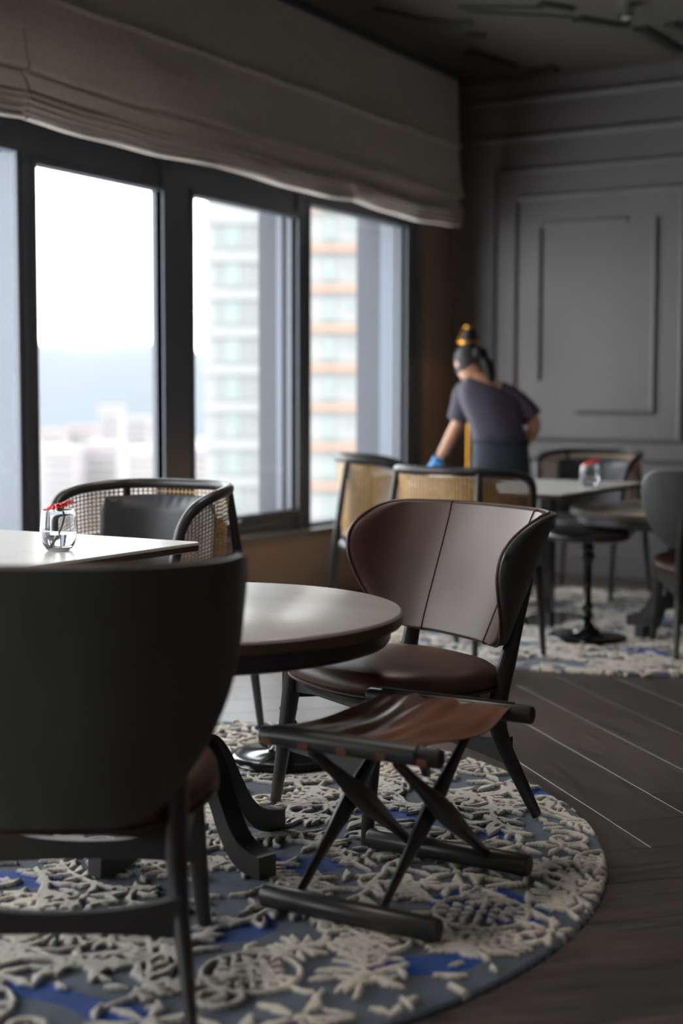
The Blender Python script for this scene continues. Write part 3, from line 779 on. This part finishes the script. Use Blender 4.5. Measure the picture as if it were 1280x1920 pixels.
# ================================================================== CANE CHAIR
def cane_chair(label, loc, rz, group):
    t = thing('cane_chair', label, 'chair', loc, rz, group)
    B = M['black_wood']
    # horseshoe rail: back at z .86, arms curling down into the front legs
    half = [(0, -.290, .845), (.13, -.278, .845), (.225, -.225, .842), (.278, -.130, .835), (.298, -.03, .822), (.292, .06, .790), (.272, .105, .73), (.258, .120, .64), (.250, .130, .55), (.243, .150, .44)]
    full = [(-x, y, z) for x, y, z in half[:0:-1]] + half
    rail = crom(full, 6)
    obj('bent_rail', MB().tube(rail, .0185, 12, up=(0,0,1)), B, t)
    for sx in (-1, 1):
        obj('leg', MB().tube([(sx*.243, .252, 0), (sx*.24, .232, .2), (sx*.238, .20, .41)], [.012, .0165, .019], 12), B, t)
        obj('leg', MB().tube([(sx*.285, -.335, 0), (sx*.262, -.305, .3), (sx*.238, -.262, .62), (sx*.222, -.232, .835)], [.0125, .017, .018, .014], 12), B, t)
    # cane panel: ruled between the rail and the seat frame
    n = len(rail); lo = [Vector((p.x*.93, p.y*.90+.0, .43)) for p in rail]
    i0, i1 = 10, n-11
    def cp(u, v):
        i = i0+(i1-i0)*u; k = min(n-2, int(i)); q = i-k
        a = rail[k].lerp(rail[k+1], q); b = lo[k].lerp(lo[k+1], q); b.z = min(.43, a.z-.02)
        p = b.lerp(a, v); s = math.sin(v*PI)*.012
        return Vector((p.x*(1+s), p.y*(1+s), p.z))
    # arc-length table so that the holes stay even
    NUc, NVc = 80, 29
    us = np.linspace(0, 1, 400); ptsu = [cp(u, .7) for u in us]; d = [0]
    for a, b in zip(ptsu, ptsu[1:]): d.append(d[-1]+(b-a).length)
    uu = np.interp(np.linspace(0, d[-1], NUc+1), d, us)
    cm = MB(); vs = []; fs = []
    G = [[cp(uu[i], j/NVc) for j in range(NVc+1)] for i in range(NUc+1)]
    gi = {}
    for i in range(NUc+1):
        for j in range(NVc+1): gi[i, j] = len(vs); vs.append(G[i][j])
    for i in range(NUc):
        for j in range(NVc):
            a, b, c_, d_ = G[i][j], G[i+1][j], G[i+1][j+1], G[i][j+1]
            o8 = []
            for (s, q) in ((.34, .14), (.66, .14), (.86, .34), (.86, .66), (.66, .86), (.34, .86), (.14, .66), (.14, .34)):
                p = a*(1-s)*(1-q)+b*s*(1-q)+c_*s*q+d_*(1-s)*q; o8.append(len(vs)); vs.append(p)
            A, B_, C_, D_ = gi[i, j], gi[i+1, j], gi[i+1, j+1], gi[i, j+1]
            fs += [(A, B_, o8[1], o8[0]), (B_, o8[2], o8[1]), (B_, C_, o8[3], o8[2]), (C_, o8[4], o8[3]), (C_, D_, o8[5], o8[4]), (D_, o8[6], o8[5]), (D_, A, o8[7], o8[6]), (A, o8[0], o8[7])]
    cm.add(vs, fs)
    co = obj('cane_panel', cm, M['cane'], t); co['kind'] = 'stuff'
    # seat frame, cushion, back cushion
    def ol(th, a, b, e=2/2.8):
        c, s = math.cos(th), math.sin(th); return a*math.copysign(abs(c)**e, c), b*math.copysign(abs(s)**e, s)
    def slab(z0, z1, a, b, bul, yc):
        rg = []
        for q, z in ((.02, z0), (.9, z0), (.98, z0+.004), (1, (z0+z1)/2-.006), (.985, z1-.016), (.93, z1-.004), (.7, z1+bul*.6), (.35, z1+bul), (.02, z1+bul)):
            rg.append([(ol(2*PI*k/56, a, b)[0]*q, ol(2*PI*k/56, a, b)[1]*q+yc, z) for k in range(56)])
        return MB().loft(rg)
    obj('seat_frame', slab(.355, .405, .262, .262, 0, -.02), B, t, angle=50)
    obj('seat_cushion', slab(.406, .462, .250, .252, .016, -.015), M['leather_grey'], t, angle=60)
    def bc(u, v, side):
        th = (u-.5)*2; x = th*.245; z = .475+.335*v
        y = -.245+.125*abs(th)**2.2-.035*(v-.2)
        e = max(0, min(u, 1-u, v, 1-v))*2; f = min(1, e/.28)**.55
        wr = .003*math.sin(u*70)*max(0, (v-.86)/.14)
        cx = 1-.10*max(0, (v-.80)/.2)**2-.06*max(0, (.15-v)/.15)**2
        return (x*cx, y+side*(.042*f+.004)+wr+.022, z-.018*abs(th)**3*max(0, v-.5))
    obj('back_cushion', MB().sheet(lambda u, v: bc(u, v, 1), lambda u, v: bc(u, v, -.5), 40, 26), M['leather_grey'], t, angle=70)
    return t
CG = 'black bentwood cane chairs'
c1 = cane_chair('black cane-backed armchair with grey cushion at the near flower table', (-3.005, 3.79, RZ), face(-90), CG)
dup(c1, (-2.97, 8.02, RZ), face(-90), 'cane armchair facing the camera behind the far flower table', CG)
dup(c1, (-2.69, 5.76, RZ), face(79), 'cane chair seen from behind, directly above the focused leather chair', CG)
dup(c1, (-3.58, 6.70, RZ), face(28), 'side-on cane chair standing by the last window pane', CG)

# ================================================================== ROUND LOW TABLES with scroll-footed pedestal
def round_table(label, loc, rz, group):
    t = thing('round_table', label, 'table', loc, rz, group)
    R = .53
    obj('tabletop', MB().lathe([(0, .602), (R-.012, .602), (R-.002, .606), (R, .612), (R-.003, .618), (R-.008, .620), (0, .620)], 96), M['round_top'], t, angle=30)
    obj('edge_band', MB().lathe([(R-.02, .586), (R-.001, .586), (R+.002, .590), (R+.002, .612), (R-.004, .6145), (R-.02, .612)], 96), M['table_edge'], t, angle=30)
    obj('apron', MB().lathe([(0, .535), (R-.05, .535), (R-.035, .54), (R-.028, .55), (R-.028, .585), (0, .585)], 96), M['black_wood'], t, angle=30)
    obj('column', MB().lathe([(0, .13), (.05, .13), (.058, .16), (.05, .2), (.034, .24), (.034, .36), (.046, .42), (.05, .47), (.075, .51), (.12, .525), (.12, .535), (0, .535)], 32), M['black_wood'], t)
    for k in range(4):
        a = PI/2*k
        # flat scroll leg, S-curved down to a squared toe
        top = crom([(.03, .30, 0), (.07, .285, 0), (.11, .235, 0), (.145, .165, 0), (.18, .105, 0), (.22, .07, 0), (.27, .056, 0), (.292, .054, 0)], 3)
        bot = crom([(.272, .0, 0), (.225, .006, 0), (.18, .030, 0), (.14, .080, 0), (.105, .145, 0), (.07, .19, 0), (.03, .205, 0)], 3)
        m = MB(); poly = [(p.x, p.y) for p in top]+[(.294, .0)]+[(p.x, max(0, p.y)) for p in bot]
        ca, sa = math.cos(a), math.sin(a)
        Mk = Matrix(((ca, 0, -sa, 0), (sa, 0, ca, 0), (0, 1, 0, 0), (0, 0, 0, 1)))
        obj('foot', m.prism(poly, .054, Mk), M['black_wood'], t, angle=35)
    return t
rt = round_table('low round grey-topped table between the near lounge chairs', (-2.10, 2.865, RZ), math.radians(-16), 'low round tables')
dup(rt, (-2.09, 6.93, RZ), math.radians(160), 'low round table beside the lounge chair at the right edge', 'low round tables')

# ================================================================== SMALL DISC-BASED TABLES
def disc_table(label, loc, group):
    t = thing('side_table', label, 'table', loc, 0, group)
    obj('base', MB().lathe([(0, 0), (.19, 0), (.193, .006), (.188, .016), (.165, .022), (.07, .030), (.062, .04), (.055, .052), (0, .055)], 64), M['black_iron'], t, angle=50)
    pr = [(0, .05), (.04, .05), (.036, .07), (.022, .085), (.026, .10), (.03, .115), (.022, .13), (.026, .15), (.03, .165), (.020, .18), (.019, .36), (.024, .38), (.034, .395), (.036, .405), (.024, .42), (.028, .435), (.03, .45), (.022, .46), (.03, .48), (0, .48)]
    obj('column', MB().lathe(pr, 24), M['black_iron'], t)
    obj('tabletop', MB().lathe([(0, .478), (.17, .478), (.195, .486), (.20, .50), (.195, .515), (.18, .522), (0, .524)], 64), M['black_wood'], t, angle=50)
    return t
disc_table('small pedestal table whose glossy disc base shows beneath the round table', (-2.385, 3.775, RZ), 'small disc-based pedestal tables')
disc_table('small black pedestal table on a disc base on the far rug', (-2.395, 6.49, RZ), 'small disc-based pedestal tables')

# ================================================================== RECTANGULAR TABLES
def rect_table(label, loc, sx, sy, bases, group, bsz=(.13, .27)):
    t = thing('dining_table', label, 'table', loc, 0, group)
    m = MB()
    def rr(z, ins, r=.022):
        ring = []
        for cx, cy, a0 in ((sx/2-r, sy/2-r, 0), (-sx/2+r, sy/2-r, PI/2), (-sx/2+r, -sy/2+r, PI), (sx/2-r, -sy/2+r, 3*PI/2)):
            for k in range(7):
                a = a0+PI/2*k/6; ring.append((cx+math.cos(a)*(r-ins), cy+math.sin(a)*(r-ins), z))
        return ring
    obj('tabletop', MB().loft([rr(.733, 0), rr(.739, 0), rr(.741, .002)]), M['marble'], t, angle=30)
    obj('edge_band', MB().loft([rr(.716, .004), rr(.718, .001), rr(.7325, .001)]), M['ply_edge'], t, angle=30)
    for bx, by in bases:
        obj('base_plate', MB().box(bx-bsz[0], bx+bsz[0], by-bsz[1], by+bsz[1], 0, .014, .003), M['black_iron'], t)
        obj('column', MB().box(bx-.035, bx+.035, by-.035, by+.035, .014, .69, .004), M['black_iron'], t)
        obj('bracket', MB().box(bx-.12, bx+.12, by-.25, by+.25, .69, .716, .004), M['black_iron'], t)
    return t
rect_table('pale rectangular table holding the near vase at left', (-2.80, 2.52, RZ), .92, 1.46, [(0, .36), (0, -.36)], 'rectangular dining tables')
rect_table('pale rectangular table holding the far vase before the back wall', (-2.655, 6.57, RZ-.012), .65, 1.14, [(-.15, .42)], 'rectangular dining tables')
rect_table('small table by the last window that the woman in blue glove wipes', (-3.80, 7.66, 0), .56, .66, [(0, 0)], 'rectangular dining tables')

# ================================================================== FOLDING LEATHER STOOL
st = thing('folding_stool', 'black folding stool with slung cognac leather seat on the near rug', 'stool', (-1.503, 2.868, RZ))
B = M['black_wood']
FY, BY = -.245, .245; HX = .215
def bar(name, y, z, r, par, hx=HX): return obj(name, MB().tube([(-hx-.004, y, z), (-hx, y, z), (hx, y, z), (hx+.004, y, z)], [r*.9, r, r, r*.9], 18), B, par)
bar('foot_bar', FY, .026, .026, st); bar('foot_bar', BY, .026, .026, st)
tb1 = bar('top_bar', FY+.0, .392, .022, st, .218); tb2 = bar('top_bar', BY, .392, .022, st, .218)
for x, ya, yb in ((-.135, FY, BY), (-.095, BY, FY), (.075, FY, BY), (.115, BY, FY)):
    k = 10; P = []; Rr = []
    for i in range(k+1):
        u = i/k; P.append((x, ya+(yb-ya)*u, .030+(.372-.030)*u)); w_ = .013+.016*math.exp(-((u-.5)/.22)**2); Rr.append((w_*.62, w_))
    obj('cross_leg', MB().tube(P, Rr, 12, up=(1, 0, 0)), B, st)
for x in (-.115, .095):
    obj('pivot_bolt', MB().tube([(x-.034, 0, .201), (x+.034, 0, .201)], .006, 10), M['brass'], st)
rs2 = random.Random(2)
def sling(u, v, off):
    x = -.178+.338*u; y = FY+(BY-FY)*v
    if u > .9: y = y
    # sag between the bars and puckers running towards the bars
    s = math.sin(v*PI)**.8
    z = .412-.020*s + (.0035*math.sin(u*23+1.0+v)+.0025*math.sin(u*41+v*3))*(.35+.65*abs(2*v-1))*(.5+.5*s)
    z += .006*math.sin(u*8+v*4+.6)*s + .003*math.sin(u*15-v*7)*s
    xx = x + .010*math.sin(v*9+2)*(1 if u > .5 else -1)*abs(2*u-1)**3 + (.030*(v-.25) if u > .5 else -.012*math.sin(v*7))*abs(2*u-1)**2
    return (xx, y, z-off)
sl = obj('leather_seat', MB().sheet(lambda u, v: sling(u, v, 0), lambda u, v: sling(u, v, .003), 60, 40), M['leather_tan'], st, angle=70)
for yb in (FY, BY):
    s_ = -1 if yb < 0 else 1
    def wrap(u, v, o, yb=yb, s_=s_):
        a = PI/2 + s_*(-1)*(v*PI*.62)*1.0
        r = .0235+o
        return (-.19+.36*u, yb+math.cos(a)*r, .392+math.sin(a)*r)
    obj('leather_sleeve', MB().sheet(lambda u, v: wrap(u, v, .003), lambda u, v: wrap(u, v, 0), 30, 10), M['black_wood'], st, angle=60)
for k in range(5):
    x = -.195+.096*k
    lace = MB()
    lace.box(x-.013, x+.013, FY-.0285, FY-.024, .378, .392, .0015)
    obj('lace', lace, M['leather_tan'], st)

# ================================================================== VASES AND FLOWERS
def vase(label, loc, group, s=1.0):
    t = thing('glass_vase', label, 'vase', loc, 0, group)
    out = [(0, 0), (.026, 0), (.033, .004), (.042, .018), (.0475, .038), (.049, .058), (.047, .082), (.0435, .108), (.0437, .1095), (.0420, .1085), (.0452, .082), (.0472, .058), (.0455, .038), (.040, .020), (.030, .010), (0, .009)]
    obj('glass', MB().lathe([(r*s, z*s) for r, z in out], 48), M['vase_glass'], t, angle=60)
    wt = [(0, .0095), (.0295, .0105), (.0396, .0203), (.0450, .038), (.0452, .046), (0, .046)]
    obj('water', MB().lathe([(r*s, z*s) for r, z in wt], 48), M['water'], t, angle=40)
    return t
def gerbera(label, loc, yaw, tilt, group):
    t = thing('gerbera', label, 'flower', loc, yaw, group)
    # stem from the bottom left of the glass up to the head leaning on the rim
    head = Vector((.004, 0, .118))
    stem = crom([(-.018, .0, .014), (.0, .002, .045), (.014, .0, .085), (.012, 0, .108)], 6)
    obj('stem', MB().tube(stem, .0028, 8), M['stem'], t)
    Rm = Matrix.Rotation(tilt, 4, 'Y')
    def place(p): return tuple(head + (Rm @ Vector(p)))
    obj('calyx', MB().loft([[place((r*math.cos(2*PI*k/14), r*math.sin(2*PI*k/14), z)) for k in range(14)] for r, z in ((.003, -.012), (.010, -.008), (.013, -.001))]), M['stem'], t)
    for ringk, (nk, L, zz, wd) in enumerate(((20, .046, 0, .0062), (18, .040, .003, .0056), (14, .026, .005, .0045))):
        m = MB()
        for k in range(nk):
            a = 2*PI*k/nk+ringk*.17; Lk = L*random.uniform(.9, 1.06); dr = random.uniform(-.004, .003)
            ca, sa = math.cos(a), math.sin(a); rows = []
            for q, w_, h in ((.16, .4, 0), (.45, .95, .003), (.75, 1.0, .003), (.93, .6, 0), (1.0, .12, -.002)):
                r = Lk*q; ww = wd*w_
                rows.append([place((r*ca-s*ww*sa, r*sa+s*ww*ca, zz+h+dr*q+tk*.0008-.0012*abs(s))) for s, tk in ((-1, 0), (0, 1), (1, 0), (0, -1))])
            m.loft(rows)
        obj('petal_ring', m, M['petal'], t)
    obj('flower_eye', MB().lathe([(0, .007), (.007, .006), (.009, .003), (.009, 0), (0, 0)], 14).__class__().loft([[place((r*math.cos(2*PI*k/14), r*math.sin(2*PI*k/14), z)) for k in range(14)] for r, z in ((.009, .002), (.009, .006), (.006, .009), (.001, .010))]), M['flower_eye'], t)
    return t
VY = math.atan2(rh.y, rh.x)
vase('small glass tumbler of water with red gerbera on the near table', (-2.525, 2.862, .761), 'glass vases of water')
gerbera('red gerbera leaning over the rim of the near glass', (-2.525, 2.862, .761), VY, math.radians(-17), 'red gerberas')
vase('blurred glass tumbler of water with red flower on the far table', (-2.44, 6.62, .749), 'glass vases of water')
gerbera('blurred red gerbera in the far glass', (-2.44, 6.62, .749), VY, math.radians(-17), 'red gerberas')

# ================================================================== FLOOR LAMP in the corner
lp = thing('floor_lamp', 'slim brass floor lamp glowing in the far corner above the woman', 'lamp', (-3.955, 8.46, 0))
obj('base', MB().lathe([(0, 0), (.13, 0), (.132, .006), (.125, .016), (.02, .022), (0, .024)], 36), M['brass'], lp)
obj('pole', MB().tube([(0, 0, .02), (0, 0, 1.60)], .011, 12), M['brass'], lp)
sh = obj('lamp_shade', MB().lathe([(.074, 1.548), (.076, 1.548), (.028, 1.648), (.026, 1.648)], 36), M['lamp_shade'], lp)
obj('shade_rim', MB().tube([(.076*math.cos(2*PI*k/36), .076*math.sin(2*PI*k/36), 1.549) for k in range(36)], .010, 8, closed=True), M['brass'], sh)
obj('shade_rim', MB().tube([(.027*math.cos(2*PI*k/24), .027*math.sin(2*PI*k/24), 1.648) for k in range(24)], .010, 8, closed=True), M['brass'], sh)
dl = -rh*.9-fh*.43
obj('shade_strut', MB().tube([(dl.x*.078, dl.y*.078, 1.549), (dl.x*.030, dl.y*.030, 1.648)], .010, 8), M['brass'], sh)
obj('bulb', MB().lathe([(0, 1.594), (.010, 1.598), (.014, 1.606), (.012, 1.62), (.008, 1.635), (0, 1.64)], 16), M['bulb'], lp)
ld = bpy.data.lights.new('bulb_light', 'POINT'); ld.energy = 14; ld.color = (1, .58, .26); ld.shadow_soft_size = .012
lo = bpy.data.objects.new('bulb_light', ld); C.objects.link(lo); lo.parent = lp; lo.location = (0, 0, 1.560)

# ================================================================== WOMAN
WD = 8.0; ws = WD/2667.
wbase = Vector((*(at_px(938, 870, WD))[:2], 0))
wm = thing('person', 'woman in dark shirt and apron bending with one blue glove seen from behind', 'person', wbase, VY)
def wp(px, py, f=0.0):   # picture-plane measures of the figure -> its own right / forward / up axes
    s = ws*(1+f/WD); return Vector(((px-938)*s, f, CAM_H+(757.3-py)*s))
def skin_chain(name, verts, edges, radii, material, parent, sub=2, root=0):
    me = bpy.data.meshes.new(name); me.from_pydata([tuple(v) for v in verts], edges, []); me.update()
    me.materials.append(material)
    o = bpy.data.objects.new(name, me); C.objects.link(o); o.parent = parent
    sk = o.modifiers.new('skin', 'SKIN'); sk.use_smooth_shade = True
    for i, r in enumerate(radii):
        v = me.skin_vertices[0].data[i]; v.radius = r if hasattr(r, '__len__') else (r, r); v.use_root = (i == root)
    ss = o.modifiers.new('sub', 'SUBSURF'); ss.levels = sub; ss.render_levels = sub
    return o
pel = wp(938, 872, 0); 
V_ = [pel, wp(934, 835, .02), wp(926, 795, .06), wp(918, 755, .11), wp(912, 728, .15), wp(902, 708, .20), wp(892, 690, .24), wp(885, 672, .26),
      wp(882, 735, .17), wp(870, 783, .20), wp(848, 832, .27), wp(834, 858, .31),            # left arm
      wp(960, 744, .11), wp(1006, 795, .06), wp(992, 822, .10), wp(985, 832, .13),            # right arm
      Vector((-.085, -.0, .74)), Vector((-.09, .02, .46)), Vector((-.095, -.04, .09)), Vector((-.095, .10, .035)),
      Vector((.085, -.0, .74)), Vector((.09, .02, .46)), Vector((.10, -.04, .09)), Vector((.10, .10, .035))]
E_ = [(0,1), (1,2), (2,3), (3,4), (4,5), (5,6), (6,7), (4,8), (8,9), (9,10), (10,11), (4,12), (12,13), (13,14), (14,15), (0,16), (16,17), (17,18), (18,19), (0,20), (20,21), (21,22), (22,23)]
Rd = [(.14, .10), (.115, .085), (.11, .08), (.115, .075), (.085, .06), .046, .062, .075, .06, .042, .036, .026, .06, .042, .036, .028, .085, .055, .04, .035, .085, .055, .04, .035]
body = skin_chain('body', V_, E_, Rd, M['skin'], wm)
# head with face features, turned down and to the left
hc = wp(889, 684, .245); hm = MB()
def headfn(a, b):
    th = 2*PI*a; ph = PI*b
    d = Vector((math.sin(ph)*math.cos(th), math.sin(ph)*math.sin(th), math.cos(ph)))
    r = .098*(1-.10*max(0, -d.z)**2)
    p = Vector((d.x*r*.86, d.y*r*1.02, d.z*r*1.16))
    if d.y > .6 and abs(d.z) < .5: p.y += .018*max(0, 1-(d.x/.22)**2)*max(0, 1-((d.z+.1)/.35)**2)      # nose
    if d.y > .3 and abs(d.z-.12) < .2 and abs(abs(d.x)-.33) < .2: p.y -= .006                           # eye sockets
    if d.y > .4 and d.z < -.5: p.y += .006                                                              # chin
    return p
Rh = Matrix.Rotation(math.radians(22), 4, 'Z') @ Matrix.Rotation(math.radians(-38), 4, 'X') @ Matrix.Rotation(math.radians(0), 4, 'Y')
hm.grid(lambda a, b: tuple(hc + (Rh @ headfn(a, b))), 32, 20, cu=True)
head = obj('head', hm, M['skin'], wm, angle=80)
for sx in (-1, 1):
    obj('ear', MB().loft([[tuple(hc + (Rh @ Vector((sx*(.080+.010*q), -.005+.016*k*math.cos(2*PI*j/10), -.005+.028*k*math.sin(2*PI*j/10))))) for j in range(10)] for q, k in ((0, .7), (.6, 1), (1.2, .9), (1.3, .5))]), M['skin'], head)
    obj('eye', MB().lathe([(0, .009), (.007, .005), (.009, 0), (.007, -.005), (0, -.009)], 12, tuple(hc + (Rh @ Vector((sx*.032, .088, .012))))), M['hair'], head)
obj('mouth', MB().tube([tuple(hc + (Rh @ Vector((x, .092-.12*abs(x)**1.2, -.055)))) for x in (-.022, -.01, 0, .01, .022)], .004, 6), M['petal'], head)
hr = MB()
def hairfn(a, b):
    th = 2*PI*a; ph = PI*(b*.60)
    p = headfn(a, b*.60); k = 1.10+.015*math.sin(th*9)
    cut = 1.0
    q = Vector((p.x*k, p.y*k-.012, p.z*k+.004))
    if q.y < 0: q.z -= .030*b*b
    return tuple(hc + (Rh @ q))
hr.grid(hairfn, 40, 16, cu=True)
hair = obj('hair', hr, M['hair'], wm, angle=80)
bun = wp(903, 668, .16)
obj('hair_bun', MB().lathe([(0, .055), (.022, .050), (.040, .034), (.049, .008), (.046, -.018), (.034, -.042), (0, -.058)], 20, tuple(bun)), M['hair'], wm)
pony = crom([wp(900, 668, .17), wp(914, 680, .12), wp(920, 700, .10), wp(922, 716, .09)], 5)
obj('pony_tail', MB().tube(pony, [interp([0, .4, 1], [.030, .034, .014], i/(len(pony)-1)) for i in range(len(pony))], 12), M['hair'], wm)
# shirt: loose tube round the torso plus sleeves
def ring(c, a, b, tilt=0, n=28, ru=0):
    out = []
    for k in range(n):
        t_ = 2*PI*k/n; e = .86
        x = a*math.copysign(abs(math.cos(t_))**e, math.cos(t_)); y = b*math.copysign(abs(math.sin(t_))**e, math.sin(t_))
        rr = 1+ru*math.sin(t_*7)
        out.append((c.x+x*rr, c.y+y*rr, c.z-x*tilt+.0*y))
    return out
shirt = MB()
cs = [(938, 832, .02, .150, .125, .02), (936, 815, .03, .156, .130, .03), (930, 790, .06, .155, .130, .04), (925, 768, .09, .176, .134, .10), (922, 749, .115, .184, .132, .14), (920, 733, .135, .172, .118, .16), (914, 721, .16, .128, .096, .20), (904, 712, .19, .062, .062, .2)]
shirt.loft([ring(wp(x, y, f), a, b, tl, ru=.02) for x, y, f, a, b, tl in cs])
so_ = obj('shirt', shirt, M['shirt'], wm, angle=70)
def sleeve(p):
    P = [Vector(q) for q in p]; return P
obj('sleeve', MB().tube(crom([wp(896, 728, .15), wp(880, 738, .17), wp(873, 762, .185), wp(867, 787, .20)], 4), [interp([0, .3, 1], [.075, .078, .066], i/12) for i in range(13)], 16), M['shirt'], so_)
obj('sleeve', MB().tube(crom([wp(938, 742, .125), wp(962, 751, .11), wp(985, 768, .085), wp(1000, 783, .07)], 4), [interp([0, .3, 1], [.085, .078, .062], i/12) for i in range(13)], 16), M['shirt'], so_)
ap = MB()
rg = [ring(wp(936, 812, .035), .150, .132, .03), ring(wp(938, 840, .02), .158, .138), ring(wp(938, 872, 0), .165, .142), ring(Vector((0, 0, .72)), .172, .146), ring(Vector((0, 0, .50)), .178, .148), ring(Vector((0, 0, .42)), .18, .15)]
ap.loft(rg)
obj('apron', ap, M['apron'], wm, angle=70)
obj('apron_tie', MB().tube([tuple(Vector(p)*1.0) for p in ring(wp(937, 826, .028), .160, .140, .02, 28)], .009, 8, closed=True), M['apron'], wm)
tr = MB()
for sx in (-1, 1):
    obj('trouser_leg', MB().tube([(sx*.085, 0, .74), (sx*.09, .02, .46), (sx*.097, -.035, .10)], [.10, .085, .07], 16), M['hair'], wm)
    obj('shoe', MB().loft([[(sx*.098+math.cos(2*PI*k/14)*.044*q, .02+math.sin(2*PI*k/14)*.125*q, z) for k in range(14)] for q, z in ((.95, 0), (1, .02), (.92, .05), (.6, .085), (.4, .10))]), M['hair'], wm)
# gloved left hand on the table: palm plus five fingers
hw = wp(832, 861, .315); gm_v = []; gm_e = []; gm_r = []
def gadd(p, r): gm_v.append(Vector(p)); gm_r.append(r); return len(gm_v)-1
tabz = .742-.0
a0 = gadd(hw+Vector((.006, -.012, .02)), .034); a1 = gadd(hw, .031); a2 = gadd(hw+Vector((-.028, .02, -.045)), (.036, .022)); gm_e += [(a0, a1), (a1, a2)]
for k, (dx, dy, L) in enumerate(((-.5, .55, .06), (-.2, .85, .07), (.1, 1.0, .075), (.4, .85, .065))):
    d = Vector((dx-.4, dy, 0)).normalized(); b0 = gm_v[a2]
    p1 = b0+d*.035+Vector((0, 0, -.012)); p2 = p1+d*L*.5; p2.z = tabz+.017; p3 = p2+d*L*.45; p3.z = tabz+.011
    i1 = gadd(p1, .013); i2 = gadd(p2, .0105); i3 = gadd(p3, .009); gm_e += [(a2, i1), (i1, i2), (i2, i3)]
th1 = gadd(gm_v[a1]+Vector((.02, .03, -.03)), .013); th2 = gadd(gm_v[a1]+Vector((.018, .06, -.065)), .011); th3 = gadd(Vector((gm_v[a1].x+.008, gm_v[a1].y+.085, tabz+.012)), .009); gm_e += [(a1, th1), (th1, th2), (th2, th3)]
skin_chain('glove', gm_v, gm_e, gm_r, M['glove'], wm, root=1)
# bare right hand on the hip
hv = wp(985, 832, .13); hv_v = [wp(992, 822, .10), hv]; hv_e = [(0, 1)]; hv_r = [.030, (.034, .02)]
for k, (dx, dz, L) in enumerate(((-.7, -.1, .055), (-.75, -.35, .06), (-.7, -.6, .06), (-.5, -.85, .05))):
    d = Vector((dx, .45, dz)).normalized(); p1 = hv+d*.034; p2 = p1+d*L*.5; p3 = p2+Vector((d.x, .9, d.z)).normalized()*L*.45
    n0 = len(hv_v); hv_v += [p1, p2, p3]; hv_r += [.012, .010, .0085]; hv_e += [(1, n0), (n0, n0+1), (n0+1, n0+2)]
n0 = len(hv_v); hv_v += [hv+Vector((-.01, -.03, .02)), hv+Vector((-.03, -.05, .015))]; hv_r += [.0125, .010]; hv_e += [(0, n0), (n0, n0+1)]
skin_chain('hand', hv_v, hv_e, hv_r, M['skin'], wm)
